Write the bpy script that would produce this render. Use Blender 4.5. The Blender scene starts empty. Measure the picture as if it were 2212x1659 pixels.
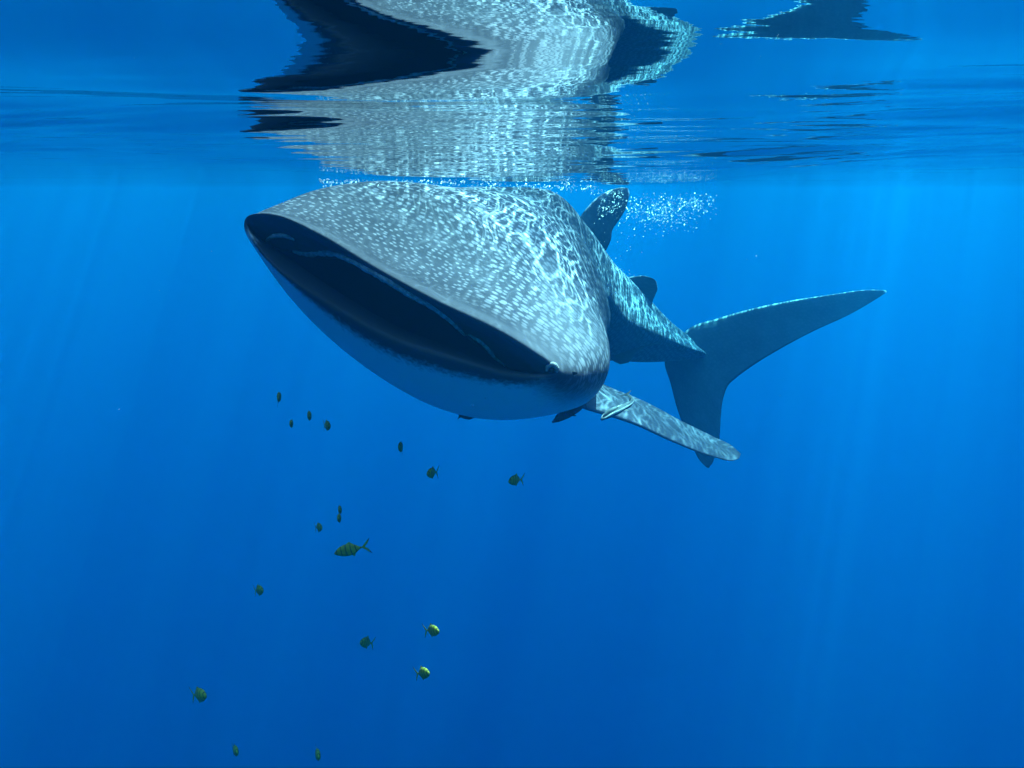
import bpy, bmesh, math, random
import numpy as np
from mathutils import Vector, Matrix, Quaternion

random.seed(11)
rng = np.random.default_rng(7)
scene = bpy.context.scene
col = scene.collection

# ---------------------------------------------------------------- camera
CAM_DEPTH = 0.13
PITCH = math.radians(12.4)
cam_data = bpy.data.cameras.new('camera')
cam_data.sensor_width = 36.0
cam_data.lens = 18.0 / math.tan(math.radians(30.0))
cam_data.clip_start = 0.02
cam_data.clip_end = 1000.0
cam = bpy.data.objects.new('camera', cam_data)
cam.location = (0, 0, -CAM_DEPTH)
cam.rotation_euler = (math.pi / 2 - PITCH, 0, 0)
col.objects.link(cam)
scene.camera = cam

# ---------------------------------------------------------------- light: sky and sun
SUN_ELEV = math.radians(64)
SUN_AZ = math.radians(30)            # measured from +Y (away from the camera) towards +X
SUN = Vector((math.cos(SUN_ELEV) * math.sin(SUN_AZ), math.cos(SUN_ELEV) * math.cos(SUN_AZ), math.sin(SUN_ELEV)))
world = bpy.data.worlds.new('World')
scene.world = world
world.use_nodes = True
wn = world.node_tree
bg = wn.nodes['Background']
sky = wn.nodes.new('ShaderNodeTexSky')
sky.sky_type = 'NISHITA'
sky.sun_disc = False
sky.sun_elevation = SUN_ELEV
sky.sun_rotation = SUN_AZ
wn.links.new(sky.outputs[0], bg.inputs['Color'])
bg.inputs['Strength'].default_value = 0.15
sun_data = bpy.data.lights.new('sun', 'SUN')
sun_data.energy = 4.2
sun_data.angle = math.radians(0.5)
sun_data.color = (1.0, 0.96, 0.9)
sun = bpy.data.objects.new('sun', sun_data)
sun.rotation_euler = SUN.to_track_quat('Z', 'Y').to_euler()
sun.location = (4, 4, 12)
col.objects.link(sun)

scene.view_settings.view_transform = 'Standard'
scene.view_settings.look = 'None'
scene.view_settings.exposure = 1.82
scene.view_settings.gamma = 1.0
scene.view_settings.use_curve_mapping = False
scene.render.engine = 'CYCLES'
cy = scene.cycles
cy.use_denoising = True
cy.max_bounces = 10
cy.diffuse_bounces = 3
cy.glossy_bounces = 4
cy.transmission_bounces = 6
cy.volume_bounces = 4
cy.transparent_max_bounces = 16
cy.sample_clamp_indirect = 6.0
cy.caustics_reflective = False
cy.caustics_refractive = False

# ---------------------------------------------------------------- helpers
F = 1106.0 / math.tan(math.radians(30.0))    # focal length in the units of the measured sketch (2212 wide)
CAM = np.array([0, 0, -CAM_DEPTH])
FWD = np.array([0, math.cos(PITCH), -math.sin(PITCH)])
UPV = np.array([0, math.sin(PITCH), math.cos(PITCH)])
RGT = np.array([1.0, 0, 0])


def ray(px, py):
    return FWD + (px - 1106.0) / F * RGT + (829.5 - py) / F * UPV


def at(px, py, d):
    return CAM + d * ray(px, py)


def on_plane(px, py, o, n):
    r = ray(px, py)
    return CAM + r * (np.dot(o - CAM, n) / np.dot(r, n))


def mesh_obj(name, verts, faces, mat, parent=None, smooth=True):
    me = bpy.data.meshes.new(name)
    me.from_pydata([tuple(v) for v in verts], [], faces)
    me.validate()
    bm = bmesh.new()
    bm.from_mesh(me)
    bmesh.ops.recalc_face_normals(bm, faces=bm.faces)
    bm.to_mesh(me)
    bm.free()
    if smooth:
        me.polygons.foreach_set('use_smooth', [True] * len(me.polygons))
    if mat:
        me.materials.append(mat)
    o = bpy.data.objects.new(name, me)
    col.objects.link(o)
    if parent:
        o.parent = parent
        o.matrix_parent_inverse = parent.matrix_world.inverted()
    return o


def empty(name, loc, label, cat, group=None):
    o = bpy.data.objects.new(name, None)
    o.empty_display_size = 0.1
    o.location = tuple(loc)
    col.objects.link(o)
    o['label'] = label
    o['category'] = cat
    if group:
        o['group'] = group
    bpy.context.view_layer.update()
    return o


def cubic_tangents(P, t):
    """non-uniform Catmull-Rom tangents along axis 0"""
    n = len(P)
    T = np.zeros_like(P)
    for i in range(n):
        if i == 0:
            T[i] = (P[1] - P[0]) / (t[1] - t[0])
        elif i == n - 1:
            T[i] = (P[-1] - P[-2]) / (t[-1] - t[-2])
        else:
            a, b = t[i] - t[i - 1], t[i + 1] - t[i]
            T[i] = ((P[i] - P[i - 1]) / a * b + (P[i + 1] - P[i]) / b * a) / (a + b)
    return T


def hermite(P, t, ts):
    P = np.asarray(P, float)
    t = np.asarray(t, float)
    T = cubic_tangents(P, t)
    out = []
    for x in ts:
        i = min(max(np.searchsorted(t, x) - 1, 0), len(t) - 2)
        h = t[i + 1] - t[i]
        u = (x - t[i]) / h
        h00 = 2 * u ** 3 - 3 * u ** 2 + 1
        h10 = u ** 3 - 2 * u ** 2 + u
        h01 = -2 * u ** 3 + 3 * u ** 2
        h11 = u ** 3 - u ** 2
        out.append(h00 * P[i] + h10 * h * T[i] + h01 * P[i + 1] + h11 * h * T[i + 1])
    return np.array(out)


def closed_curve(P, n):
    """periodic uniform cubic through the points of P"""
    P = np.asarray(P, float)
    k = len(P)
    T = (np.roll(P, -1, 0) - np.roll(P, 1, 0)) / 2
    us = np.arange(n) / n * k
    i = us.astype(int)
    u = (us - i)[:, None]
    j = (i + 1) % k
    return ((2 * u ** 3 - 3 * u ** 2 + 1) * P[i] + (u ** 3 - 2 * u ** 2 + u) * T[i]
            + (-2 * u ** 3 + 3 * u ** 2) * P[j] + (u ** 3 - u ** 2) * T[j])


def sstep(a, b, x):
    t = np.clip((x - a) / (b - a), 0, 1)
    return t * t * (3 - 2 * t)


# ---- node helpers
def new_mat(name):
    m = bpy.data.materials.new(name)
    m.use_nodes = True
    m.node_tree.nodes.clear()
    out = m.node_tree.nodes.new('ShaderNodeOutputMaterial')
    return m, m.node_tree, out


class NT:
    def __init__(self, tree):
        self.t = tree

    def add(self, kind, **kw):
        n = self.t.nodes.new(kind)
        for k, v in kw.items():
            setattr(n, k, v)
        return n

    def link(self, a, b):
        self.t.links.new(a, b)

    def put(self, sock, v):
        if isinstance(v, bpy.types.NodeSocket):
            self.t.links.new(v, sock)
        else:
            sock.default_value = v

    def math(self, op, a, b=0.0, c=0.0, clamp=False):
        n = self.add('ShaderNodeMath', operation=op, use_clamp=clamp)
        self.put(n.inputs[0], a)
        self.put(n.inputs[1], b)
        self.put(n.inputs[2], c)
        return n.outputs[0]

    def vmath(self, op, a, b=(0, 0, 0)):
        n = self.add('ShaderNodeVectorMath', operation=op)
        self.put(n.inputs[0], a)
        if op == 'SCALE':
            self.put(n.inputs[3], b)
        else:
            self.put(n.inputs[1], b)
        return n.outputs[0]

    def mapr(self, v, a, b, c=0.0, d=1.0, smooth=True):
        n = self.add('ShaderNodeMapRange')
        n.interpolation_type = 'SMOOTHSTEP' if smooth else 'LINEAR'
        self.put(n.inputs[0], v)
        for i, x in enumerate((a, b, c, d)):
            self.put(n.inputs[1 + i], x)
        return n.outputs[0]

    def mix(self, f, a, b, blend='MIX'):
        n = self.add('ShaderNodeMix', data_type='RGBA', blend_type=blend)
        self.put(n.inputs[0], f)
        self.put(n.inputs[6], a)
        self.put(n.inputs[7], b)
        return n.outputs[2]

    def noise(self, vec, scale, detail=2.0, rough=0.5, dim='3D'):
        n = self.add('ShaderNodeTexNoise', noise_dimensions=dim)
        if vec is not None:
            self.put(n.inputs['Vector'], vec)
        n.inputs['Scale'].default_value = scale
        n.inputs['Detail'].default_value = detail
        n.inputs['Roughness'].default_value = rough
        return n

    def voronoi(self, vec, scale, feature='F1', dim='2D', rnd=1.0):
        n = self.add('ShaderNodeTexVoronoi', voronoi_dimensions=dim, feature=feature)
        self.put(n.inputs['Vector'], vec)
        n.inputs['Scale'].default_value = scale
        n.inputs['Randomness'].default_value = rnd
        return n


def principled(nt, out, color, rough=0.5, spec=0.4, bump=None, bump_str=0.3, bump_dist=0.01):
    p = nt.add('ShaderNodeBsdfPrincipled')
    nt.put(p.inputs['Base Color'], color)
    nt.put(p.inputs['Roughness'], rough)
    p.inputs['Specular IOR Level'].default_value = spec
    p.inputs['IOR'].default_value = 1.12
    if bump is not None:
        b = nt.add('ShaderNodeBump')
        b.inputs['Strength'].default_value = bump_str
        b.inputs['Distance'].default_value = bump_dist
        nt.link(bump, b.inputs['Height'])
        nt.link(b.outputs[0], p.inputs['Normal'])
    nt.link(p.outputs[0], out.inputs['Surface'])
    return p


# ---------------------------------------------------------------- the sea: water surface
def water_surface():
    def axis(n, a, far, c, back=None):
        u = np.linspace(0, 1, n + 1)
        b = math.asinh(far / a)
        return c + a * np.sinh(b * u)
    xp = axis(500, 0.6, 140, 0)
    xs = np.concatenate([-xp[:0:-1], xp])
    yp = axis(640, 0.6, 140, 0.5)
    yb = 0.5 - (axis(90, 0.4, 6, 0)[:0:-1])
    ys = np.concatenate([yb, yp])
    X, Y = np.meshgrid(xs, ys)
    dx = np.gradient(xs)[None, :] + 0 * X
    dy = np.gradient(ys)[:, None] + 0 * X
    H = np.zeros_like(X)
    r = np.random.default_rng(8)

    def wave(lam, amp, ang, ph, sharp=0.0):
        k = 2 * math.pi / lam
        kx, ky = k * math.sin(ang), k * math.cos(ang)
        fade = np.exp(-((kx * dx) ** 2 + (ky * dy) ** 2) * 0.35)
        a = kx * X + ky * Y + ph
        return amp * fade * (np.cos(a) + sharp * np.cos(2 * a)) if sharp >= 0 else -amp * fade * (np.sin(a) + sharp * np.sin(2 * a) + 0.15 * np.sin(3 * a))
    dist = np.hypot(X, Y)
    side = sstep(0.45, 1.0, np.abs(X + 0.12))
    small = (0.55 + 1.3 * side) * np.maximum(sstep(0.7, 2.2, dist), 0.35 * side) * (1 - 0.93 * sstep(2.6, 7.0, dist))
    for lam, amp, spread, n, kind in ((9.0, 0.006, 0.6, 3, 2), (2.6, 0.0058, 0.5, 3, 0), (1.25, 0.0036, 0.55, 4, 0), (0.72, 0.0021, 0.6, 4, 0),
                                      (0.40, 0.0006, 0.5, 5, 1), (0.24, 0.0005, 0.22, 8, 1), (0.13, 0.00020, 0.25, 8, 1)):
        for i in range(n):
            w = wave(lam * r.uniform(0.75, 1.3), amp, r.normal(0.1, spread * 0.6), r.uniform(0, 6.28), -0.38 if kind == 1 else 0.1)
            if kind == 1:
                w *= small
            elif kind == 0:
                w *= (1 - 0.5 * sstep(0.8, 2.2, dist)) * (1 - 0.8 * sstep(2.2, 7.0, dist))
            else:
                w *= sstep(2.5, 7.0, dist)
            H += w
    # the water is drawn down over the shark's back, which lies just under the surface
    lane = np.exp(-np.abs((X - 0.05 - 0.12 * np.clip(Y - 3.5, 0, 4)) / 1.25) ** 4)
    H -= 0.078 * lane * sstep(1.5, 4.4, Y) * (1 - sstep(6.0, 16.0, Y))
    H -= 0.03 * np.exp(-np.abs((X - 0.35) / 2.2) ** 4) * sstep(4.3, 5.8, Y) * (1 - sstep(8.0, 18.0, Y))
    nx, ny = len(xs), len(ys)
    me = bpy.data.meshes.new('water_surface')
    me.vertices.add(nx * ny)
    me.vertices.foreach_set('co', np.stack([X, Y, H], -1).astype(np.float32).ravel())
    nq = (nx - 1) * (ny - 1)
    idx = np.arange(nx * ny).reshape(ny, nx)
    q = np.stack([idx[:-1, :-1], idx[:-1, 1:], idx[1:, 1:], idx[1:, :-1]], -1).reshape(-1, 4)
    me.loops.add(nq * 4)
    me.loops.foreach_set('vertex_index', q.astype(np.int32).ravel())
    me.polygons.add(nq)
    me.polygons.foreach_set('loop_start', np.arange(0, nq * 4, 4, dtype=np.int32))
    me.polygons.foreach_set('use_smooth', np.ones(nq, dtype=bool))
    me.update(calc_edges=True)
    m, t, out = new_mat('sea_surface')
    nt = NT(t)
    geo = nt.add('ShaderNodeNewGeometry')
    pos = geo.outputs['Position']
    # fine ripples
    mp = nt.add('ShaderNodeMapping')
    nt.link(pos, mp.inputs['Vector'])
    mp.inputs['Scale'].default_value = (0.3, 1.0, 1.0)
    mp.inputs['Rotation'].default_value = (0, 0, -0.12)
    rip = nt.noise(mp.outputs[0], 10.0, 3.0, 0.55)
    grain = nt.noise(pos, 55.0, 2.0, 0.6)
    ripsum = nt.math('MULTIPLY_ADD', grain.outputs['Fac'], 0.07, rip.outputs['Fac'])
    bmp = nt.add('ShaderNodeBump')
    bmp.inputs['Strength'].default_value = 0.09
    bmp.inputs['Distance'].default_value = 0.012
    nt.link(ripsum, bmp.inputs['Height'])
    calm = nt.vmath('LENGTH', pos)
    ln = calm.node.outputs['Value']
    sepx = nt.add('ShaderNodeSeparateXYZ')
    nt.link(pos, sepx.inputs[0])
    ax = nt.math('ABSOLUTE', nt.math('ADD', sepx.outputs['X'], 0.12))
    ruffle = nt.math('MULTIPLY_ADD', nt.mapr(ax, 0.3, 0.8), 0.10, 0.03)
    nt.link(nt.math('MULTIPLY', ruffle, nt.mapr(ln, 1.5, 6.0, 1.0, 0.15)), bmp.inputs['Strength'])
    # caustic web put into the transparency colour, standing in for focusing by waves
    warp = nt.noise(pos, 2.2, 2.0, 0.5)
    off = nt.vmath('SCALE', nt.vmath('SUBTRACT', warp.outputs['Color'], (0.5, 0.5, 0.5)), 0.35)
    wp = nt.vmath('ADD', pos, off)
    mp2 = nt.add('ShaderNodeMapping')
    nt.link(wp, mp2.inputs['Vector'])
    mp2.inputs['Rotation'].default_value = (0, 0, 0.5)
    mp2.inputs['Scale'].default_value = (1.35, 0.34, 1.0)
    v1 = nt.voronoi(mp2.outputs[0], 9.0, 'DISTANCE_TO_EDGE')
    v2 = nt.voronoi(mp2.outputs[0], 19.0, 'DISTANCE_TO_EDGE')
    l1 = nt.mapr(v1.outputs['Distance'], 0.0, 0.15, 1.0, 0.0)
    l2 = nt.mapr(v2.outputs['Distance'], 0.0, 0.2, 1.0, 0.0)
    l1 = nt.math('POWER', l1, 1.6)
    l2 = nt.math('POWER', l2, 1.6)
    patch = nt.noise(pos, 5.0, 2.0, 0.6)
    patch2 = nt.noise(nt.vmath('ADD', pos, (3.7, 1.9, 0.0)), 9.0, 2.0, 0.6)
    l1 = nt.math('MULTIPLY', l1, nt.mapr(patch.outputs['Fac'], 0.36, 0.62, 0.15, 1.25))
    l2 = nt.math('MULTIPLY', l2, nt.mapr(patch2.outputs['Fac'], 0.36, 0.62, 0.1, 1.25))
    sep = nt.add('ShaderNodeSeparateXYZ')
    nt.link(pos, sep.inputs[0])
    web_mask = nt.mapr(sep.outputs['Y'], 3.7, 4.7, 0.12, 1.0)  # painted web grows stronger over the shark's back
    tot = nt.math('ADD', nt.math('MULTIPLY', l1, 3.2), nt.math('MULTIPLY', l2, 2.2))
    tot = nt.math('MULTIPLY', tot, nt.math('SUBTRACT', 1.0, nt.math('MULTIPLY', nt.mapr(sep.outputs['X'], 0.4, 0.65, 0.0, 0.62), nt.mapr(sep.outputs['Y'], 5.2, 5.7, 1.0, 0.0))))  # painted web weakened above the side fin
    tot = nt.math('MULTIPLY', tot, nt.math('MULTIPLY', nt.mapr(sep.outputs['Y'], 5.2, 6.6, 1.0, 1.5), nt.mapr(sep.outputs['Y'], 9.0, 12.0, 1.0, 0.67)))  # painted web brightened above the rear of the body
    tot = nt.math('MULTIPLY_ADD', tot, web_mask, nt.math('SUBTRACT', 1.05, nt.math('MULTIPLY', web_mask, 0.72)))
    shaft_noise = nt.noise(pos, 0.38, 1.5, 0.5)  # light shafts put into the transparency colour as broad noise
    tot = nt.math('MULTIPLY', tot, nt.mapr(shaft_noise.outputs['Fac'], 0.32, 0.68, 0.3, 1.55))
    tot = nt.math('MULTIPLY', tot, nt.math('MULTIPLY', nt.mapr(sep.outputs['Y'], 5.6, 6.8, 1.0, 1.6), nt.mapr(sep.outputs['Y'], 8.5, 11.0, 1.0, 0.625)))  # extra sunlight put into the transparency colour above the rear body
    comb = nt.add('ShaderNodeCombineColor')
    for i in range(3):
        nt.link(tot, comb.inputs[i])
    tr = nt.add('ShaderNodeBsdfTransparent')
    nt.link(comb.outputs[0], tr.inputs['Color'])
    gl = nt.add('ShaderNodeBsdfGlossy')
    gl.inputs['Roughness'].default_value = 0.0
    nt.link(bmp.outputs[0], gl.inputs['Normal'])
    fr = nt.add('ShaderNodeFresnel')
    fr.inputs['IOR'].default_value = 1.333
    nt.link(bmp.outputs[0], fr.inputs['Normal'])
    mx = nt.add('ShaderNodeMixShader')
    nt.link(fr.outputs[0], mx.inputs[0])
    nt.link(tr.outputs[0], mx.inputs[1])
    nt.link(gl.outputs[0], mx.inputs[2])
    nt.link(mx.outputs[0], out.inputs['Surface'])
    me.materials.append(m)
    o = bpy.data.objects.new('water_surface', me)
    col.objects.link(o)
    o['kind'] = 'structure'
    o['label'] = 'rippled underside of the blue sea surface mirroring the shark'
    return o


water_surface()


# ---------------------------------------------------------------- the sea: body of water (clear blue haze)
def water_body():
    x, zt, zb = 170.0, 0.35, -170.0
    v = [(sx * x, sy * x, z) for z in (zb, zt) for sx, sy in ((-1, -1), (1, -1), (1, 1), (-1, 1))]
    f = [(3, 2, 1, 0), (4, 5, 6, 7), (0, 1, 5, 4), (1, 2, 6, 5), (2, 3, 7, 6), (3, 0, 4, 7)]
    m, t, out = new_mat('sea_water')
    n = t.nodes.new('ShaderNodeVolumePrincipled')
    D = 0.30
    n.inputs['Color'].default_value = (0.0010, 0.0330, 0.0800, 1)
    n.inputs['Density'].default_value = D
    n.inputs['Anisotropy'].default_value = 0.70
    n.inputs['Absorption Color'].default_value = (0.03, 0.820, 0.893, 1)
    t.links.new(n.outputs[0], out.inputs['Volume'])
    o = mesh_obj('haze', v, f, m, smooth=False)
    o['kind'] = 'stuff'
    o['label'] = 'clear blue sea water fading into the deep'


water_body()


# ---------------------------------------------------------------- shark skin
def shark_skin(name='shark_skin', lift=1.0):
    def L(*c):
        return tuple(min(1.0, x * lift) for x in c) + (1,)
    m, t, out = new_mat(name)
    nt = NT(t)

    def attr(n, s='Fac'):
        a = nt.add('ShaderNodeAttribute', attribute_name=n)
        return a.outputs[s]
    uv = attr('flow', 'Vector')
    belly = attr('belly')
    mouth = attr('mouth')
    lip = attr('lip')
    big = attr('trunk')
    wob = nt.noise(uv, 7.0, 3.0, 0.5)
    uvw = nt.vmath('ADD', uv, nt.vmath('SCALE', nt.vmath('SUBTRACT', wob.outputs['Color'], (0.5, 0.5, 0.5)), 0.02))
    v = nt.voronoi(uvw, 23.5, 'F1', '2D', 0.6)
    vs_ = nt.voronoi(uvw, 28.0, 'F1', '2D', 0.8)
    near = nt.mapr(big, 0.02, 0.22, 1.0, 0.0)
    dots = nt.mapr(vs_.outputs['Distance'], 0.13, 0.33, 0.9, 0.0)
    vr = nt.add('ShaderNodeSeparateColor')
    nt.link(v.outputs['Color'], vr.inputs[0])
    rad = nt.math('MULTIPLY_ADD', vr.outputs[0], 0.20, 0.15)
    rad = nt.math('MULTIPLY_ADD', big, 0.09, rad)
    spot = nt.mapr(nt.math('SUBTRACT', v.outputs['Distance'], rad), -0.10, 0.11, 1.0, 0.0)
    v2 = nt.voronoi(uvw, 44.0, 'F1', '2D', 1.0)
    spot2 = nt.mapr(v2.outputs['Distance'], 0.08, 0.22, 0.22, 0.0)
    spot = nt.math('MAXIMUM', spot, spot2)
    spot = nt.math('ADD', nt.math('MULTIPLY', spot, nt.math('SUBTRACT', 1.0, near)), nt.math('MULTIPLY', dots, near))
    spot = nt.math('MULTIPLY', spot, nt.math('SUBTRACT', 1.0, nt.math('MULTIPLY', lip, 1.4), 0.0, True))
    mott = nt.noise(uv, 4.0, 4.0, 0.6)
    fine = nt.noise(uv, 60.0, 3.0, 0.6)
    dark = nt.mix(nt.mapr(mott.outputs['Fac'], 0.35, 0.7), L(0.032, 0.035, 0.053), L(0.054, 0.057, 0.082))
    dark = nt.mix(nt.math('MULTIPLY', nt.mapr(lip, 0.62, 1.0), 0.75), dark, (0.088, 0.090, 0.122, 1))
    white = nt.mix(nt.mapr(fine.outputs['Fac'], 0.3, 0.7), (0.170, 0.168, 0.218, 1), (0.25, 0.245, 0.31, 1))
    dorsal = nt.mix(spot, dark, white)
    dorsal = nt.mix(nt.mapr(fine.outputs['Fac'], 0.35, 0.75, 0.0, 0.2), dorsal, (0.09, 0.09, 0.11, 1))
    dorsal = nt.mix(nt.mapr(big, 0.75, 1.6, 0.12, 0.55), dorsal, L(0.135, 0.135, 0.172))
    # pale belly, its edge broken into specks
    edge = nt.math('MULTIPLY_ADD', nt.math('SUBTRACT', fine.outputs['Fac'], 0.5), 0.5, belly)
    bmask = nt.mapr(edge, 0.1, 0.9)
    c = nt.mix(bmask, dorsal, (0.83, 0.86, 0.87, 1))
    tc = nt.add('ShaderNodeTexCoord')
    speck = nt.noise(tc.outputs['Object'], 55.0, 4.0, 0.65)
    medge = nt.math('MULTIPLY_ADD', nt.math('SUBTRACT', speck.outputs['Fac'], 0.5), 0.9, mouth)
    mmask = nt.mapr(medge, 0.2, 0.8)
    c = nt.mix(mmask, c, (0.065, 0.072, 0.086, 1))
    hgt = nt.math('ADD', nt.math('MULTIPLY', fine.outputs['Fac'], 0.5), nt.math('MULTIPLY', mott.outputs['Fac'], 1.0))
    principled(nt, out, c, 0.55, 0.25, hgt, 0.25, 0.01)
    return m


SKIN = shark_skin()
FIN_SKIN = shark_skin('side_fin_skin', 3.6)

# ---------------------------------------------------------------- the whale shark
shark = empty('whale_shark', at(900, 650, 3.3),
              'huge spotted grey whale shark with wide open mouth swimming towards the camera', 'whale shark')

SP = [(900, 650, 3.20, 0.0), (1040, 650, 4.15, 1.0), (1112, 622, 5.10, 2.0), (1215, 610, 6.20, 3.3),
      (1368, 682, 7.35, 4.7), (1500, 757, 8.15, 5.8)]
sp_p = np.array([at(a, b, c) for a, b, c, s in SP])
sp_s = np.array([s for *_, s in SP])


def spine(s):
    return hermite(sp_p, sp_s, [s])[0] if 0 <= s <= 5.8 else (sp_p[0] + (sp_p[1] - sp_p[0]) * s if s < 0 else sp_p[-1] + (sp_p[-1] - sp_p[-2]) / 1.1 * (s - 5.8))


def spine_dir(s):
    d = spine(min(s + 0.25, 6.2)) - spine(max(s - 0.25, -0.2))
    return d / np.linalg.norm(d)


def rib(s, pts, off=None):
    o, n = spine(s), spine_dir(max(s, 0.35))
    res = []
    for i, (px, py) in enumerate(pts):
        k = off[i] if off else 0.0
        res.append(on_plane(px, py, o + n * k, n))
    return np.array(res)


def oval(s, cx, cy, hw, hh, roll, keel=0.0):
    """cross section of the trunk as it is seen; roll in degrees, clockwise"""
    pts = []
    for i in range(12):
        a = math.radians(180 - 30 * i)
        ca, sa = math.cos(a), math.sin(a)
        x = hw * math.copysign(abs(ca) ** 0.9, ca)
        y = hh * math.copysign(abs(sa) ** 0.9, sa)
        if i in (4, 5, 1, 2) and keel:
            x, y = x * 0.93, y * 0.93
        if i == 6:
            x += keel
        if i == 0:
            x -= keel
        r = math.radians(-roll)
        pts.append((cx + x * math.cos(r) - y * math.sin(r), cy - (x * math.sin(r) + y * math.cos(r))))
    return rib(s, pts)


def shrink(P, f, Q=None):
    c = P.mean(0)
    return c + (P - c) * f


lip = [(533, 479), (598, 470), (694, 512), (815, 584), (940, 651), (1080, 721), (1186, 800),
       (1105, 806), (1000, 779), (862, 735), (742, 672), (598, 574)]
lip_off = [0.06, -0.02, -0.1, -0.15, -0.16, -0.12, 0.02, -0.06, -0.14, -0.16, -0.13, -0.02]
A = rib(0.0, lip, lip_off)
# underside of the upper lip and top of the lower lip
A1 = rib(0.0, [(540, 492), (601, 488), (698, 530), (812, 600), (930, 663), (1062, 732), (1160, 803),
               (1092, 797), (998, 770), (866, 724), (750, 661), (608, 565)],
         [0.08, 0.02, -0.05, -0.10, -0.11, -0.07, 0.05, 0.0, -0.07, -0.09, -0.06, 0.05])
A2 = rib(0.0, [(570, 520), (640, 542), (740, 560), (842, 610), (928, 662), (1010, 728), (1105, 797),
               (1075, 790), (996, 758), (870, 710), (754, 645), (617, 554)],
         [0.16, 0.10, 0.05, 0.0, -0.01, 0.03, 0.12, 0.1, 0.04, 0.02, 0.05, 0.14])
Bp = [(530, 487), (580, 456), (690, 488), (815, 558), (944, 626), (1096, 697), (1226, 800),
      (1165, 854), (1010, 845), (850, 800), (690, 692), (560, 548)]
B = rib(0.10, Bp, [0.0, -0.02, -0.06, -0.08, -0.08, -0.06, 0.0, -0.02, -0.07, -0.09, -0.06, 0.0])
Cp = [(596, 500), (640, 425), (745, 462), (862, 522), (985, 588), (1114, 653), (1268, 781),
      (1220, 878), (1065, 902), (905, 858), (760, 774), (630, 640)]
Cc = rib(0.32, Cp)
Dp = [(670, 490), (712, 406), (805, 436), (912, 482), (1024, 544), (1140, 606), (1298, 756),
      (1266, 868), (1120, 896), (970, 886), (825, 800), (715, 650)]
Dd = rib(0.62, Dp)
Ep = [(752, 490), (785, 400), (868, 397), (962, 428), (1062, 484), (1168, 562), (1310, 728),
      (1285, 845), (1170, 882), (1040, 872), (905, 780), (800, 630)]
Ee = rib(1.0, Ep)
Fp = [(862, 510), (885, 425), (945, 402), (1022, 412), (1110, 446), (1212, 525), (1310, 690),
      (1282, 815), (1185, 855), (1085, 840), (975, 740), (890, 620)]
Ff = rib(1.5, Fp)
Gp = [(955, 520), (975, 440), (1025, 407), (1090, 417), (1160, 438), (1235, 512), (1306, 668),
      (1280, 790), (1200, 830), (1110, 812), (1020, 730), (965, 620)]
Gg = rib(2.0, Gp)
Hp = [(1050, 530), (1068, 455), (1108, 415), (1162, 407), (1212, 428), (1257, 508), (1317, 668),
      (1285, 765), (1210, 805), (1130, 785), (1075, 700), (1050, 610)]
Hh = rib(2.6, Hp)
I1 = oval(3.3, 1190, 598, 112, 141, 24, 20)
J1 = oval(4.0, 1264, 662, 86, 118, 22, 18)
K1 = oval(4.7, 1350, 700, 62, 81, 20, 20)
L1 = oval(5.25, 1430, 735, 42, 46, 16, 20)
M1 = oval(5.65, 1480, 753, 26, 25, 14, 20)
N1 = oval(5.9, 1512, 768, 6, 8, 14, 4)

inner3 = rib(0.35, [(640, 540), (690, 530), (775, 545), (870, 590), (960, 645), (1050, 705), (1150, 800),
                    (1110, 822), (1010, 815), (890, 775), (770, 705), (660, 610)])
inner4 = rib(0.8, [(760, 540), (800, 500), (870, 510), (950, 545), (1040, 595), (1120, 660), (1190, 760),
                   (1160, 800), (1070, 800), (970, 770), (860, 690), (780, 610)])
inner5 = rib(1.25, [(900, 580), (930, 550), (970, 545), (1020, 565), (1070, 600), (1110, 650), (1140, 710),
                    (1115, 740), (1060, 740), (1000, 710), (940, 665), (905, 620)])
inner6 = shrink(inner5, 0.02) + np.array([0.02, 0.15, 0])

RIBS = [inner6, inner5, inner4, inner3, A2, A1, A, B, Cc, Dd, Ee, Ff, Gg, Hh, I1, J1, K1, L1, M1, N1]
S_AT = [-1, -1, -1, -1, -0.1, -0.05, 0.0, 0.10, 0.32, 0.62, 1.0, 1.5, 2.0, 2.6, 3.3, 4.0, 4.7, 5.25, 5.65, 5.9]
NR = 240
fine_ribs = np.array([closed_curve(r, NR) for r in RIBS])
tk = [0.0]
for a, b in zip(RIBS[:-1], RIBS[1:]):
    tk.append(tk[-1] + np.linalg.norm(a - b, axis=1).mean())
tk = np.array(tk)
ts = []
for i in range(len(tk) - 1):
    n = max(4, int((tk[i + 1] - tk[i]) / 0.022))
    ts += list(np.linspace(tk[i], tk[i + 1], n, endpoint=False))
ts.append(tk[-1])
ts = np.array(ts)
G = hermite(fine_ribs, tk, ts)                       # rows x NR x 3
s_row = np.interp(ts, tk, S_AT)
k_row = np.interp(ts, tk, np.arange(len(tk)))       # rib index as a float
th = np.arange(NR) / NR * 12.0                       # 0 left, 3 top, 6 right, 9 bottom

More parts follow.
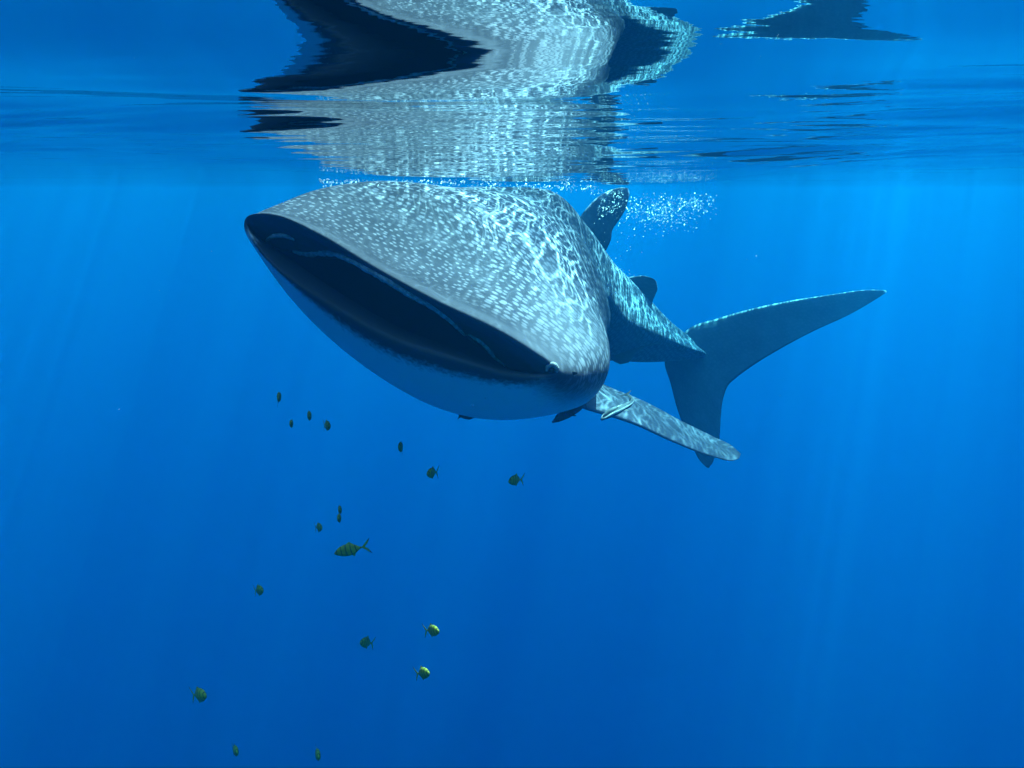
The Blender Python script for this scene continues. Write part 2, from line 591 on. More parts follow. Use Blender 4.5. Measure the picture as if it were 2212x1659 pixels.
# attributes of the skin
belly = np.zeros((len(ts), NR))
mouth = np.zeros_like(belly)
lipm = np.zeros_like(belly)
trunk = np.zeros_like(belly)
flow = np.zeros((len(ts), NR, 3))
bot = sstep(6.5, 7.3, th) * (1 - sstep(10.9, 11.7, th))
bot_tail = sstep(7.8, 8.8, th) * (1 - sstep(9.6, 10.4, th))
bot_head = sstep(6.0, 7.6, th) * (1 - sstep(11.3, 12.0, th))
low = sstep(6.0, 7.0, th) * (1 - sstep(11.2, 11.9, th))
for r in range(len(ts)):
    k, s = k_row[r], s_row[r]
    belly[r] = bot_head if s < 0.8 else bot + (bot_tail - bot) * sstep(1.6, 2.8, s)
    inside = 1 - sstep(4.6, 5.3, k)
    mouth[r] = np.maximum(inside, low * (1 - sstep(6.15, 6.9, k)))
    lipm[r] = (1 - low) * (1 - sstep(6.4, 7.7, k)) * sstep(4.0, 5.0, k)
    lipm[r] = np.maximum(lipm[r], 0.35 * sstep(1.3, 2.0, s))
    trunk[r] = sstep(0.3, 1.2, s) * 0.6
    trunk[r] += 1.5 * np.exp(-((th - 5.6) / 0.7) ** 2) * (1 - sstep(0.8, 1.6, s))
    P = G[r]
    seg = np.linalg.norm(np.roll(P, -1, 0) - P, axis=1)
    arc = np.concatenate([[0], np.cumsum(seg)[:-1]])
    a0 = arc[NR // 4]
    flow[r, :, 0] = arc - a0
dist_rows = np.concatenate([[0], np.cumsum(np.linalg.norm(G[1:, 60] - G[:-1, 60], axis=1))])
flow[:, :, 1] = dist_rows[:, None] * 1.0
# folds and unevenness of the skin
nz = np.zeros((len(ts), NR))
for i in range(14):
    fu, fv = rng.uniform(2, 9), rng.uniform(1.5, 7)
    nz += np.sin(flow[:, :, 0] * fu + flow[:, :, 1] * fv * rng.choice([-1, 1]) + rng.uniform(0, 6.28)) / 14
gu = np.roll(G, -1, 1) - np.roll(G, 1, 1)
gv = np.gradient(G, axis=0)
nn = np.cross(gu, gv)
nn /= np.linalg.norm(nn, axis=2, keepdims=True) + 1e-9
outside = sstep(6.5, 8.0, k_row)[:, None] * (1 - sstep(17, 18.5, k_row))[:, None]
G = G + nn * (nz * (0.02 + 0.03 * np.exp(-((s_row - 1.9) / 0.5) ** 2))[:, None] * outside)[:, :, None]

verts = G.reshape(-1, 3)
faces = []
R = len(ts)
for r in range(R - 1):
    b0, b1 = r * NR, (r + 1) * NR
    for j in range(NR):
        j2 = (j + 1) % NR
        faces.append((b0 + j, b0 + j2, b1 + j2, b1 + j))
faces.append(tuple(range(NR)))
faces.append(tuple((R - 1) * NR + j for j in range(NR))[::-1])
body = mesh_obj('body', verts, faces, SKIN, shark)


def set_attr(me, name, vals, vec=False):
    a = me.attributes.new(name, 'FLOAT_VECTOR' if vec else 'FLOAT', 'POINT')
    a.data.foreach_set('vector' if vec else 'value', np.asarray(vals, dtype=np.float32).ravel())


for nme, val in (('belly', belly), ('mouth', mouth), ('lip', lipm), ('trunk', trunk)):
    set_attr(body.data, nme, val)
set_attr(body.data, 'flow', flow, True)


def fin(name, L, T, thick, parent, mat=SKIN, belly_v=0.0, trunk_v=0.25, m=9, sub=8, depth=True, label=None, plain=0.66):
    """foil between a leading edge L and a trailing edge T, both given root to tip (or tip to tip)"""
    Lp = np.array([at(*p) for p in L]) if depth else np.array(L, float)
    Tp = np.array([at(*p) for p in T]) if depth else np.array(T, float)
    mid = (Lp + Tp) / 2
    t = np.concatenate([[0], np.cumsum(np.linalg.norm(np.diff(mid, axis=0), axis=1) + 1e-4)])
    tt = np.linspace(0, t[-1], (len(L) - 1) * sub + 1)
    Lf, Tf = hermite(Lp, t, tt), hermite(Tp, t, tt)
    th_ = np.interp(tt, t, thick)
    c = [0.5 - 0.5 * math.cos(math.pi * i / (m - 1)) for i in range(m)]
    vs, fl = [], []
    n = len(tt)
    span = np.gradient((Lf + Tf) / 2, axis=0)
    nrm = np.cross(Tf - Lf, span)
    nrm /= np.linalg.norm(nrm, axis=1, keepdims=True) + 1e-9
    for i in range(n):                      # smooth the normals along the span
        a, b = max(0, i - 4), min(n, i + 5)
        v = nrm[a:b].sum(0)
        nrm[i] = v / (np.linalg.norm(v) + 1e-9)
    ring = 2 * m - 2
    for i in range(n):
        cl = np.linalg.norm(Tf[i] - Lf[i])
        prof = []
        for x in c:
            h = 2.6 * (0.2969 * math.sqrt(x) - 0.126 * x - 0.3516 * x * x + 0.2843 * x ** 3 - 0.1036 * x ** 4) * th_[i]
            prof.append((x, max(h, 0)))
        up = [(x, h) for x, h in prof]
        dn = [(x, -h) for x, h in prof[-2:0:-1]]
        for x, h in up + dn:
            vs.append(Lf[i] + (Tf[i] - Lf[i]) * x + nrm[i] * h)
            fl.append((x * cl, tt[i], 0))
    fs = []
    for i in range(n - 1):
        for j in range(ring):
            j2 = (j + 1) % ring
            fs.append((i * ring + j, i * ring + j2, (i + 1) * ring + j2, (i + 1) * ring + j))
    fs.append(tuple(range(ring)))
    fs.append(tuple((n - 1) * ring + j for j in range(ring))[::-1])
    o = mesh_obj(name, vs, fs, mat, parent)
    if mat in (SKIN, FIN_SKIN):
        k = len(vs)
        set_attr(o.data, 'belly', np.full(k, belly_v))
        set_attr(o.data, 'mouth', np.zeros(k))
        set_attr(o.data, 'lip', np.full(k, plain))
        set_attr(o.data, 'trunk', np.full(k, trunk_v))
        set_attr(o.data, 'flow', np.array(fl), True)
    if label:
        o['label'] = label
    return o


# tail: one foil from the tip of the upper lobe to the tip of the lower lobe
fin('tail_fin',
    [(1913, 627, 8.6), (1880, 626, 8.55), (1790, 637, 8.45), (1700, 651, 8.38), (1620, 668, 8.3), (1550, 688, 8.22),
     (1488, 710, 8.12), (1455, 742, 8.08), (1436, 776, 8.06), (1449, 830, 8.08), (1462, 880, 8.1), (1478, 925, 8.12),
     (1498, 970, 8.14), (1514, 998, 8.16), (1527, 1010, 8.18)],
    [(1916, 631, 8.6), (1896, 644, 8.58), (1832, 681, 8.5), (1760, 714, 8.44), (1690, 751, 8.38), (1632, 786, 8.32),
     (1592, 815, 8.28), (1572, 834, 8.25), (1562, 862, 8.23), (1557, 900, 8.22), (1555, 938, 8.21), (1552, 962, 8.2),
     (1545, 985, 8.2), (1538, 1002, 8.2), (1531, 1011, 8.2)],
    [0.004, 0.02, 0.03, 0.035, 0.04, 0.045, 0.06, 0.07, 0.06, 0.045, 0.04, 0.03, 0.02, 0.012, 0.004], shark)

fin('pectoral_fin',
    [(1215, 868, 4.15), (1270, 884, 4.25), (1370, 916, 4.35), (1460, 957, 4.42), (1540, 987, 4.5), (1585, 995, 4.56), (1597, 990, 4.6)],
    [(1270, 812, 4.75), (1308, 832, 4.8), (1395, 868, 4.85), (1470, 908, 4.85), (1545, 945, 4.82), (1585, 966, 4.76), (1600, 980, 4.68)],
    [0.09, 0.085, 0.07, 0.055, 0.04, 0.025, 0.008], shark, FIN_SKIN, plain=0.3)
fin('pectoral_fin',
    [(1010, 800, 4.6), (950, 770, 4.6), (880, 735, 4.65), (820, 700, 4.75), (790, 680, 4.8)],
    [(1020, 740, 5.2), (960, 715, 5.2), (890, 690, 5.2), (825, 675, 5.1), (790, 672, 4.9)],
    [0.08, 0.07, 0.05, 0.03, 0.008], shark)
fin('dorsal_fin',
    [(1240, 490, 6.50), (1262, 456, 6.46), (1288, 428, 6.46), (1315, 412, 6.5), (1340, 405, 6.55), (1356, 406, 6.6)],
    [(1303, 552, 6.55), (1319, 520, 6.55), (1323, 497, 6.55), (1338, 474, 6.57), (1352, 450, 6.6), (1360, 420, 6.63)],
    [0.09, 0.075, 0.06, 0.04, 0.025, 0.008], shark)
fin('second_dorsal_fin',
    [(1310, 618, 7.06), (1342, 603, 7.12), (1370, 597, 7.16), (1398, 597, 7.2), (1412, 602, 7.22)],
    [(1416, 684, 7.3), (1409, 655, 7.3), (1416, 636, 7.3), (1420, 620, 7.29), (1418, 608, 7.27)],
    [0.06, 0.05, 0.035, 0.02, 0.006], shark)
fin('anal_fin',
    [(1310, 720, 7.0), (1312, 758, 6.98), (1324, 779, 6.98), (1340, 787, 6.98)],
    [(1430, 742, 7.2), (1390, 753, 7.12), (1373, 766, 7.06), (1358, 783, 7.0)],
    [0.05, 0.035, 0.02, 0.006], shark)

# ---- mouth details
def tube(name, pts, rad, mat, parent, n=8, jitter=0.0, sub=6):
    P = np.array(pts, float)
    t = np.concatenate([[0], np.cumsum(np.linalg.norm(np.diff(P, axis=0), axis=1))])
    tt = np.linspace(0, t[-1], (len(P) - 1) * sub + 1)
    Q = hermite(P, t, tt)
    rr = np.interp(tt, t, rad) if hasattr(rad, '__len__') else np.full(len(tt), rad)
    vs, fs = [], []
    ref = np.array([0.1, -0.9, 0.4])
    for i in range(len(Q)):
        d = Q[min(i + 1, len(Q) - 1)] - Q[max(i - 1, 0)]
        d /= np.linalg.norm(d) + 1e-9
        a = np.cross(d, ref)
        a /= np.linalg.norm(a) + 1e-9
        b = np.cross(d, a)
        for j in range(n):
            g = 2 * math.pi * j / n
            k = 1 + jitter * random.uniform(-1, 1)
            vs.append(Q[i] + (a * math.cos(g) + b * math.sin(g)) * rr[i] * k)
    for i in range(len(Q) - 1):
        for j in range(n):
            j2 = (j + 1) % n
            fs.append((i * n + j, i * n + j2, (i + 1) * n + j2, (i + 1) * n + j))
    fs.append(tuple(range(n)))
    fs.append(tuple((len(Q) - 1) * n + j for j in range(n)))
    return mesh_obj(name, vs, fs, mat, parent)


def simple_mat(name, c1, c2, scale, rough=0.5, bump=0.3):
    m, t, out = new_mat(name)
    nt = NT(t)
    tc = nt.add('ShaderNodeTexCoord')
    n = nt.noise(tc.outputs['Object'], scale, 4.0, 0.6)
    c = nt.mix(nt.mapr(n.outputs['Fac'], 0.35, 0.65), c1, c2)
    principled(nt, out, c, rough, 0.3, n.outputs['Fac'], bump, 0.005)
    return m


GUM = simple_mat('pale_gum', (0.30, 0.33, 0.34, 1), (0.55, 0.57, 0.58, 1), 60)
LID = simple_mat('pale_lid', (0.20, 0.21, 0.24, 1), (0.40, 0.41, 0.44, 1), 70)
EYE = simple_mat('eye_dark', (0.02, 0.022, 0.025, 1), (0.05, 0.055, 0.06, 1), 200, 0.15)
PIT = simple_mat('dark_pit', (0.02, 0.025, 0.03, 1), (0.05, 0.055, 0.06, 1), 80)

n_head = spine_dir(0.35)
o_head = spine(0.0)


def hp(px, py, off):
    return on_plane(px, py, o_head + n_head * off, n_head)


bpy.context.view_layer.update()
dg = bpy.context.evaluated_depsgraph_get()


def hit_body(px, py):
    r = Vector(ray(px, py)).normalized()
    inv = body.matrix_world.inverted()
    ok, loc, nor, _ = body.ray_cast(inv @ Vector(CAM), (inv.to_3x3() @ r))
    if not ok:
        return None, None
    return np.array(body.matrix_world @ loc), np.array(body.matrix_world.to_3x3() @ nor)


def mouth_pt(px, py, off):
    p, _ = hit_body(px, py)
    return hp(px, py, off) if p is None else p - ray(px, py) * 0.002


ridge = [(634, 542, .08), (660, 548, .075), (695, 546, .06), (745, 556, .04), (800, 585, .01), (850, 613, -.01),
         (890, 638, -.02), (930, 660, -.02), (965, 685, -.01), (990, 708, .0), (1005, 724, .01)]
tube('tooth_band', [mouth_pt(*p) for p in ridge], [.008, .011, .012, .011, .012, .013, .012, .011, .010, .009, .005], GUM, shark, jitter=0.22)
ridge2 = [(1012, 722, .02), (1030, 732, .03), (1052, 750, .05), (1070, 772, .08), (1092, 790, .1)]
tube('lip_fold', [mouth_pt(*p) for p in ridge2], [.004, .008, .009, .008, .004], GUM, shark, jitter=0.2)
tube('nasal_flap', [mouth_pt(*p) for p in [(574, 520, .1), (586, 512, .07), (606, 508, .05), (622, 511, .04), (636, 518, .045)]],
     [.004, .008, .010, .009, .005], GUM, shark, jitter=0.15)


def ellipsoid(name, c, axes, radii, mat, parent, nu=20, nv=12):
    vs, fs = [], []
    for i in range(nv + 1):
        p = math.pi * i / nv
        for j in range(nu):
            q = 2 * math.pi * j / nu
            v = np.array([math.sin(p) * math.cos(q) * radii[0], math.sin(p) * math.sin(q) * radii[1], math.cos(p) * radii[2]])
            vs.append(np.asarray(c) + axes[0] * v[0] + axes[1] * v[1] + axes[2] * v[2])
    for i in range(nv):
        for j in range(nu):
            j2 = (j + 1) % nu
            fs.append((i * nu + j, i * nu + j2, (i + 1) * nu + j2, (i + 1) * nu + j))
    return mesh_obj(name, vs, fs, mat, parent)


EX = (np.array([1.0, 0, 0]), np.array([0, 1.0, 0]), np.array([0, 0, 1.0]))
p, nrm = hit_body(1192, 799)
if p is not None:
    eye = ellipsoid('eye', p - ray(1192, 799) * 0.001, EX, (0.013, 0.013, 0.012), EYE, shark)
    lidp = []
    for g in np.linspace(-0.5, math.pi + 0.3, 12):
        lidp.append(p + RGT * math.cos(g) * 0.018 + UPV * math.sin(g) * 0.018 - FWD * 0.006)
    lid = tube('eyelid', lidp, [.004, .007, .009, .010, .011, .011, .011, .010, .009, .008, .006, .004], LID, shark, jitter=0.08)
    lid.parent = eye
    lid.matrix_parent_inverse = eye.matrix_world.inverted()
p, nrm = hit_body(1238, 806)
if p is not None:
    ellipsoid('spiracle', p, EX, (0.016, 0.004, 0.007), PIT, shark)

# ---------------------------------------------------------------- fish
def fish_mat():
    m, t, out = new_mat('golden_stripes')
    nt = NT(t)
    tc = nt.add('ShaderNodeTexCoord')
    sp = nt.add('ShaderNodeSeparateXYZ')
    nt.link(tc.outputs['Object'], sp.inputs[0])
    n = nt.noise(tc.outputs['Object'], 1.4, 2.0, 0.5)
    x = nt.math('MULTIPLY_ADD', n.outputs['Fac'], 0.12, sp.outputs[0])
    w = nt.math('SINE', nt.math('MULTIPLY', x, 44.0))
    stripe = nt.mapr(w, 0.5, 1.0, 0.0, 0.8)
    n2 = nt.noise(tc.outputs['Object'], 9.0, 3.0, 0.6)
    base = nt.mix(nt.mapr(n2.outputs['Fac'], 0.3, 0.7), (0.26, 0.27, 0.04, 1), (0.40, 0.38, 0.05, 1))
    c = nt.mix(stripe, base, (0.03, 0.04, 0.03, 1))
    principled(nt, out, c, 0.35, 0.4, n2.outputs['Fac'], 0.2, 0.01)
    return m


FISH = fish_mat()
FINM = simple_mat('yellow_fin', (0.28, 0.30, 0.03, 1), (0.38, 0.40, 0.05, 1), 12)
TIPM = simple_mat('black_fin_tip', (0.015, 0.018, 0.02, 1), (0.03, 0.035, 0.04, 1), 12)


def make_fish():
    """unit length, snout at +X, tail at -X, Z up"""
    root = empty('trevally', (0, 0, 0), '', 'fish', 'yellow striped fish under the whale shark')
    prof = [(0.50, 0.005, 0.0, -.03), (0.47, 0.045, 0.022, -.03), (0.40, 0.10, 0.056, -.015), (0.30, 0.15, 0.076, 0.0), (0.18, 0.185, 0.086, 0.0),
            (0.05, 0.19, 0.082, 0.0), (-0.08, 0.165, 0.066, 0.0), (-0.18, 0.115, 0.04, 0.0), (-0.26, 0.055, 0.024, 0.0), (-0.32, 0.028, 0.016, 0.0), (-0.36, 0.03, 0.008, 0.0)]
    vs, fs, n = [], [], 20
    for x, h, w, z in prof:
        for j in range(n):
            g = 2 * math.pi * j / n
            s_, c_ = math.sin(g), math.cos(g)
            vs.append((x, max(w, .003) * c_, z + h * math.copysign(abs(s_) ** 0.9, s_)))
    for i in range(len(prof) - 1):
        for j in range(n):
            j2 = (j + 1) % n
            fs.append((i * n + j, i * n + j2, (i + 1) * n + j2, (i + 1) * n + j))
    fs.append(tuple(range(n)))
    fs.append(tuple((len(prof) - 1) * n + j for j in range(n)))
    mesh_obj('body', vs, fs, FISH, root)

    def flat(name, L, T, mat, parent):
        return fin(name, [(x, 0, z) for x, z in L], [(x, 0, z) for x, z in T], [0.012] * (len(L) - 1) + [0.003], parent, mat, depth=False, m=6, sub=3)
    tl = fin('tail_fin', [(x, 0, z) for x, z in ((-.58, .22), (-.50, .15), (-.41, .07), (-.34, 0.0), (-.41, -.07), (-.50, -.15), (-.58, -.22))],
             [(x, 0, z) for x, z in ((-.60, .20), (-.54, .10), (-.47, .03), (-.44, 0.0), (-.47, -.03), (-.54, -.10), (-.60, -.20))],
             [.004, .008, .01, .012, .01, .008, .004], root, FINM, depth=False, m=6, sub=3)
    for s in (1, -1):
        flat('fin_tip', [(-.55, s * .185), (-.575, s * .215), (-.62, s * .255)], [(-.575, s * .155), (-.60, s * .20), (-.63, s * .25)], TIPM, tl)
    flat('dorsal_fin', [(.16, .16), (.06, .22), (.0, .25)], [(-.24, .05), (-.12, .15), (-.04, .22)], FINM, root)
    flat('anal_fin', [(.02, -.16), (-.03, -.20), (-.08, -.235)], [(-.24, -.05), (-.14, -.14), (-.11, -.215)], FINM, root)
    for s in (1, -1):
        ellipsoid('eye', np.array([.40, s * .042, .03]), EX, (.02, .012, .02), EYE, root, 10, 6)
    return root


def copy_tree(o, parent=None):
    c = o.copy()
    col.objects.link(c)
    if parent is not None:
        c.parent = parent
    for ch in [x for x in bpy.data.objects if x.parent == o]:
        copy_tree(ch, c)
    return c


# pixel x, pixel y, distance, length, heading (x right, y away, z up), label
FISH_AT = [
    (602, 859, 3.7, 0.115, (0.10, 0.97, 0.25), 'small dark fish highest and leftmost of the group, below the shark jaw'),
    (630, 915, 3.8, 0.10, (-0.10, -0.99, 0.0), 'small dark fish lowest of the four near the left, below the shark jaw'),
    (668, 898, 3.7, 0.115, (0.04, -0.99, 0.0), 'small dark oval fish in the middle of the upper left cluster'),
    (706, 919, 3.6, 0.115, (0.24, -0.97, 0.0), 'small dark fish with tail showing at its left, rightmost of upper left cluster'),
    (866, 966, 3.5, 0.115, (-0.12, -0.98, 0.08), 'small dark oval fish alone below the middle of the shark belly'),
    (934, 1021, 3.3, 0.115, (-0.36, -0.93, -0.05), 'green fish with thin upright tail at its right, below the belly'),
    (1114, 1037, 3.5, 0.12, (-0.5, -0.86, -0.05), 'green fish with two pale stripes, rightmost of all the small fish'),
    (734, 1101, 3.6, 0.10, (0.06, -0.99, 0.0), 'upper of two dark fish overlapping one above the other'),
    (733, 1119, 3.4, 0.10, (-0.06, -0.99, 0.0), 'lower of two dark fish overlapping one above the other'),
    (688, 1139, 3.7, 0.105, (0.3, -0.95, 0.0), 'small green fish just left above the large striped fish'),
    (757, 1187, 3.1, 0.128, (-0.955, -0.12, -0.20), 'largest fish, green with dark vertical stripes and forked tail, seen side on'),
    (559, 1275, 3.7, 0.12, (0.35, -0.93, 0.05), 'dark green fish alone at left, lower than the large striped fish'),
    (792, 1388, 3.8, 0.13, (-0.45, -0.89, 0.05), 'faint green fish with forked tail to its right, left of the lit yellow fish'),
    (933, 1362, 2.6, 0.098, (0.48, -0.87, 0.0), 'upper of two sunlit yellow fish with a bright front'),
    (913, 1454, 2.5, 0.095, (0.46, -0.88, 0.05), 'lower of two sunlit yellow fish, its upper tail lobe raised'),
    (430, 1501, 3.0, 0.135, (0.42, -0.9, 0.0), 'round dark green fish leftmost of all, near the bottom'),
    (508, 1621, 3.7, 0.13, (0.14, -0.98, -0.1), 'left of two faint fish at the bottom edge'),
    (686, 1629, 3.6, 0.135, (0.07, -0.98, -0.15), 'right of two faint narrow fish at the bottom edge'),
]
proto = make_fish()
for i, (px, py, d, ln, hd, lab) in enumerate(FISH_AT):
    f = proto if i == 0 else copy_tree(proto)
    h = (Vector(RGT) * hd[0] + Vector(ray(px, py)).normalized() * hd[1] + Vector((0, 0, 1)) * hd[2]).normalized()
    side = Vector((0, 0, 1)).cross(h).normalized()
    up = h.cross(side).normalized()
    rot = Matrix((h, side, up)).transposed()
    f.matrix_world = Matrix.Translation(Vector(at(px, py, d))) @ rot.to_4x4() @ Matrix.Scale(ln * 0.9, 4)
    f['label'] = lab

# ---------------------------------------------------------------- remoras
REM = simple_mat('remora_grey', (0.12, 0.14, 0.17, 1), (0.20, 0.23, 0.26, 1), 30)
REMW = simple_mat('remora_pale_stripe', (0.36, 0.39, 0.42, 1), (0.50, 0.53, 0.55, 1), 30)
REMD = simple_mat('remora_dark', (0.05, 0.06, 0.07, 1), (0.10, 0.11, 0.12, 1), 30)


def remora(pts, rads, label, mat, stripe=True, disc=True, tail_up=None):
    """body swept along a bent midline, head first"""
    P = np.array([at(*q) for q in pts])
    root = empty('remora', P[0], label, 'fish', 'remoras riding with the whale shark')
    t = np.concatenate([[0], np.cumsum(np.linalg.norm(np.diff(P, axis=0), axis=1))])
    tt = np.linspace(0, t[-1], 40)
    Q = hermite(P, t, tt)
    rr = np.interp(tt, t, rads)
    n = 16
    vs, fs, sides = [], [], []
    ups = []
    for i in range(len(Q)):
        d = Q[min(i + 1, len(Q) - 1)] - Q[max(i - 1, 0)]
        d /= np.linalg.norm(d)
        a = np.cross(d, np.array([0, 0, 1.0]))
        a /= np.linalg.norm(a)
        b = np.cross(a, d)
        ups.append(b)
        sides.append(a)
        flat = 0.7 if i < 14 else 0.7 + 0.5 * min(1, (i - 14) / 14)
        for j in range(n):
            g = 2 * math.pi * j / n
            vs.append(Q[i] + a * math.cos(g) * rr[i] + b * math.sin(g) * rr[i] * flat)
    for i in range(len(Q) - 1):
        for j in range(n):
            j2 = (j + 1) % n
            fs.append((i * n + j, i * n + j2, (i + 1) * n + j2, (i + 1) * n + j))
    fs.append(tuple(range(n)))
    fs.append(tuple((len(Q) - 1) * n + j for j in range(n)))
    mesh_obj('body', vs, fs, mat, root)
    if stripe:
        for s in (1, -1):
            st = [Q[i] + sides[i] * s * rr[i] * 0.86 + ups[i] * rr[i] * 0.22 for i in range(1, 38, 3)]
            tube('side_stripe', st, [rr[i] * 0.30 for i in range(1, 38, 3)], REMW, root, n=8, sub=3)
    if disc:
        dv = [Q[i] + ups[i] * rr[i] * 0.62 for i in range(2, 13, 2)]
        tube('sucking_disc', dv, [rr[i] * q for i, q in zip(range(2, 13, 2), (.35, .55, .62, .6, .5, .3))], mat, root, n=8, sub=3)
    # tail fin and dorsal fin
    k = len(Q) - 1
    d = Q[k] - Q[k - 2]
    d /= np.linalg.norm(d)
    u = ups[k] if tail_up is None else np.asarray(tail_up, float) / np.linalg.norm(tail_up)
    ln = t[-1] * 0.13
    r = rr[k]
    fin('tail_fin', [tuple(Q[k] + d * ln + u * ln * .75), tuple(Q[k] + d * ln * .4 + u * ln * .4), tuple(Q[k] - d * ln * .1),
                     tuple(Q[k] + d * ln * .4 - u * ln * .4), tuple(Q[k] + d * ln - u * ln * .75)],
        [tuple(Q[k] + d * ln * 1.1 + u * ln * .72), tuple(Q[k] + d * ln * .9 + u * ln * .4), tuple(Q[k] + d * ln * .8),
         tuple(Q[k] + d * ln * .9 - u * ln * .4), tuple(Q[k] + d * ln * 1.1 - u * ln * .72)],
        [.001, .002, .003, .002, .001], root, REMD, depth=False, m=6, sub=3)
    a, b, c = 22, 28, 36
    fin('dorsal_fin', [tuple(Q[a] + ups[a] * rr[a] * .8), tuple(Q[a + 2] + ups[a] * (rr[a] + t[-1] * .03)), tuple(Q[a + 3] + ups[a] * (rr[a] + t[-1] * .05))],
        [tuple(Q[c] + ups[c] * rr[c] * .8), tuple(Q[b + 3] + ups[b] * (rr[b] + t[-1] * .015)), tuple(Q[a + 5] + ups[a] * (rr[a] + t[-1] * .045))],
        [.003, .002, .001], root, mat, depth=False, m=6, sub=3)
    for s in (1, -1):
        i = 12
        fin('pectoral_fin', [tuple(Q[i] + sides[i] * s * rr[i] * .8), tuple(Q[i + 3] + sides[i] * s * (rr[i] + t[-1] * .05) - ups[i] * t[-1] * .02)],
            [tuple(Q[i + 3] + sides[i] * s * rr[i] * .8), tuple(Q[i + 5] + sides[i] * s * (rr[i] + t[-1] * .045) - ups[i] * t[-1] * .02)],
            [.003, .001], root, mat, depth=False, m=6, sub=3)
        i = 3
        ellipsoid('eye', Q[i] + sides[i] * s * rr[i] * .9, EX, (.004, .004, .004), EYE, root, 10, 6)
    return root


remora([(1299, 907, 3.86), (1312, 898, 3.88), (1330, 889, 3.9), (1345, 881, 3.93), (1358, 874, 3.96), (1365, 866, 4.0), (1362, 858, 4.05), (1356, 853, 4.1)],
       [.006, .019, .021, .018, .013, .009, .006, .005],
       'pale remora with bright side stripe and curled tail riding on the long side fin', REM, tail_up=(-0.8, 0.3, -0.5))
remora([(1194, 912, 3.9), (1206, 905, 3.92), (1224, 896, 3.97), (1238, 888, 4.02), (1252, 880, 4.08), (1262, 872, 4.14)],
       [.006, .019, .022, .018, .012, .006], 'dark remora hanging below the belly beside the base of the side fin', REMD, False)
remora([(1130, 896, 3.95), (1142, 894, 3.97), (1156, 891, 4.0), (1172, 888, 4.05), (1186, 884, 4.1)],
       [.005, .010, .011, .009, .005], 'thin dark remora pressed flat along the bottom of the belly', REMD, False, False)
remora([(1034, 897, 3.95), (1025, 898, 3.9), (1014, 899, 3.86), (1004, 899, 3.84), (997, 899, 3.83)],
       [.005, .012, .013, .010, .006], 'dark remora half hidden under the belly, only its dark end showing at left', REMD, False, False)
remora([(1268, 800, 4.7), (1280, 805, 4.72), (1290, 810, 4.74), (1299, 816, 4.76), (1304, 820, 4.78)],
       [.006, .016, .016, .011, .006], 'remora behind the shark cheek with only its bright tail fin showing', REM)


# ---------------------------------------------------------------- bubbles
def bubble_mat():
    m, t, out = new_mat('air_bubble')
    nt = NT(t)
    tr = nt.add('ShaderNodeBsdfTransparent')
    gl = nt.add('ShaderNodeBsdfGlossy')
    gl.inputs['Roughness'].default_value = 0.3
    df = nt.add('ShaderNodeBsdfTranslucent')
    df.inputs['Color'].default_value = (0.8, 0.82, 0.84, 1)
    fr = nt.add('ShaderNodeLayerWeight')
    fr.inputs['Blend'].default_value = 0.45
    m1 = nt.add('ShaderNodeMixShader')
    m1.inputs[0].default_value = 0.35
    nt.link(gl.outputs[0], m1.inputs[1])
    nt.link(df.outputs[0], m1.inputs[2])
    mx = nt.add('ShaderNodeMixShader')
    nt.link(fr.outputs['Facing'], mx.inputs[0])
    nt.link(tr.outputs[0], mx.inputs[1])
    nt.link(m1.outputs[0], mx.inputs[2])
    nt.link(mx.outputs[0], out.inputs['Surface'])
    return m


AIR = bubble_mat()
ico = bmesh.new()
bmesh.ops.create_icosphere(ico, subdivisions=2, radius=1.0)
IV = np.array([v.co[:] for v in ico.verts])
IFc = [tuple(v.index for v in f.verts) for f in ico.faces]
ico.free()


def bubbles(name, centres, radii, label):
    vs, fs = [], []
    for c, r in zip(centres, radii):
        sag = 0.078 * float(sstep(1.5, 4.4, c[1])) + 0.03 * float(sstep(4.3, 5.8, c[1]))
        if abs(c[0] - 0.1) < 1.4 and c[2] > -sag - 0.012:
            c = np.array([c[0], c[1], -sag - 0.012 - 0.03 * random.random() ** 2])
        b = len(vs)
        st = np.array([1, 1, random.uniform(0.6, 1.0)])
        vs += [tuple(np.asarray(c) + IV[i] * st * r) for i in range(len(IV))]
        fs += [tuple(b + i for i in f) for f in IFc]
    o = mesh_obj(name, vs, fs, AIR)
    o['kind'] = 'stuff'
    o['label'] = label
    return o


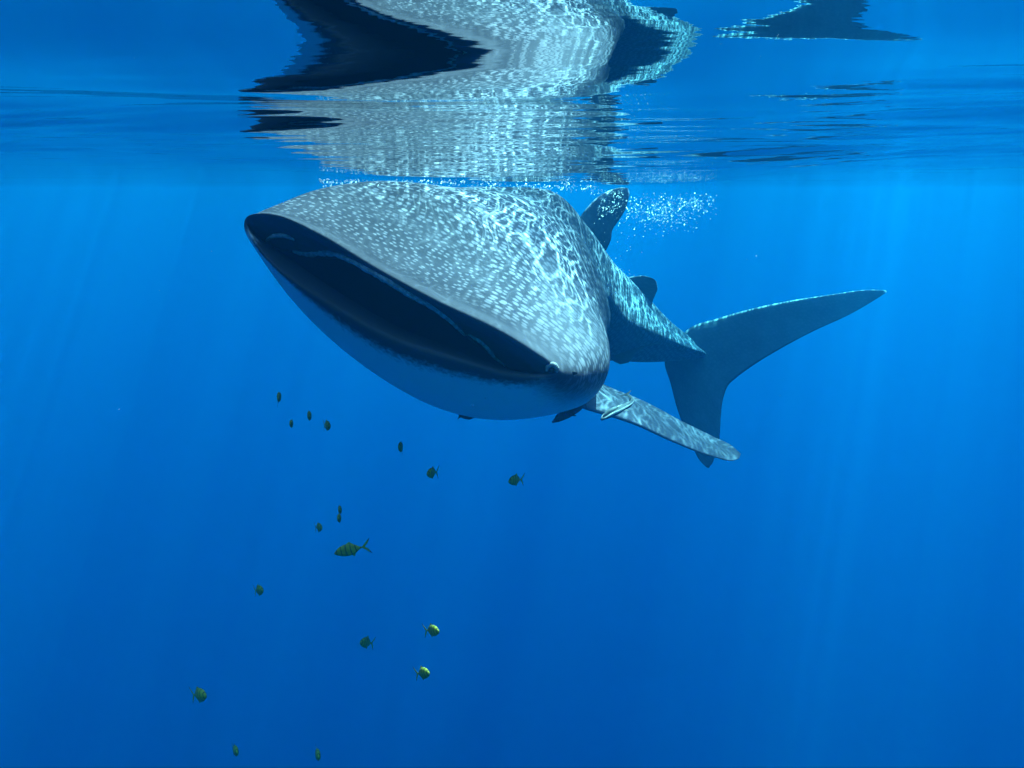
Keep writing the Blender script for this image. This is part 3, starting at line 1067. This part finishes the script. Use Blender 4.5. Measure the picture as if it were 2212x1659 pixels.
cl, rd = [], []
for i in range(520):
    px = 690 + 380 * random.random() ** 1.1
    py = 366 + 30 * random.random() + (px - 690) * 0.02
    cl.append(at(px, py, random.uniform(3.9, 4.7)))
    rd.append(0.0008 + 0.0045 * random.random() ** 3)
for i in range(200):
    px = random.uniform(1050, 1300)
    cl.append(at(px, 388 + random.gauss(0, 9) + (px - 1050) * 0.05, random.uniform(4.6, 5.6)))
    rd.append(random.uniform(0.0015, 0.005))
bubbles('bubbles', cl, rd, 'silvery air bubbles trapped along the surface above the shark back')
cl, rd = [], []
for i in range(170):
    u, v = random.random(), random.random()
    px = 1292 + 55 * u
    py = 410 + 66 * v * (1 - 0.5 * u)
    cl.append(at(px, py, random.uniform(5.75, 6.1)))
    rd.append(0.0015 + 0.0055 * random.random() ** 2)
for i in range(1300):
    a, b = random.gauss(0, 1), random.gauss(0, 1)
    if random.random() < 0.7:
        px, py = 1420 + 42 * a, 458 + 20 * b + 0.12 * a * 20
    else:
        px, py = 1500 + 22 * a, 440 + 14 * b
    if py < 414 + 5 * random.random() or px > 1560:
        continue
    cl.append(at(px, py, random.uniform(5.9, 6.9)))
    rd.append(0.001 + 0.0045 * random.random() ** 3)
for i in range(70):
    cl.append(at(random.uniform(1270, 1370), random.uniform(440, 640), random.uniform(5.2, 5.9)))
    rd.append(random.uniform(0.002, 0.004))
bubbles('bubbles', cl, rd, 'swirl of churned air bubbles around the back fin')
for (px, py, r, lab) in ((1021, 876, 0.0052, 'single round air bubble low on the pale belly'),
                         (1048, 860, 0.0024, 'tiny air bubble right above the round bubble on the belly')):
    p, nrm = hit_body(px, py)
    d = np.linalg.norm(p - CAM) * 0.93 if p is not None else 3.2
    q = CAM + np.asarray(Vector(ray(px, py)).normalized()) * d
    o = mesh_obj('air_bubble', [tuple(q + IV[i] * r) for i in range(len(IV))], IFc, AIR)
    o['label'] = lab
    o['category'] = 'bubble'

cl, rd = [], []
for i in range(12):
    d = random.uniform(1.0, 4.0)
    cl.append(at(random.uniform(40, 2180), random.uniform(420, 900), d))
    rd.append(random.uniform(0.0004, 0.0009) * d ** 0.5)
bubbles('drifting_specks', cl, rd, 'tiny pale specks drifting in the open water')
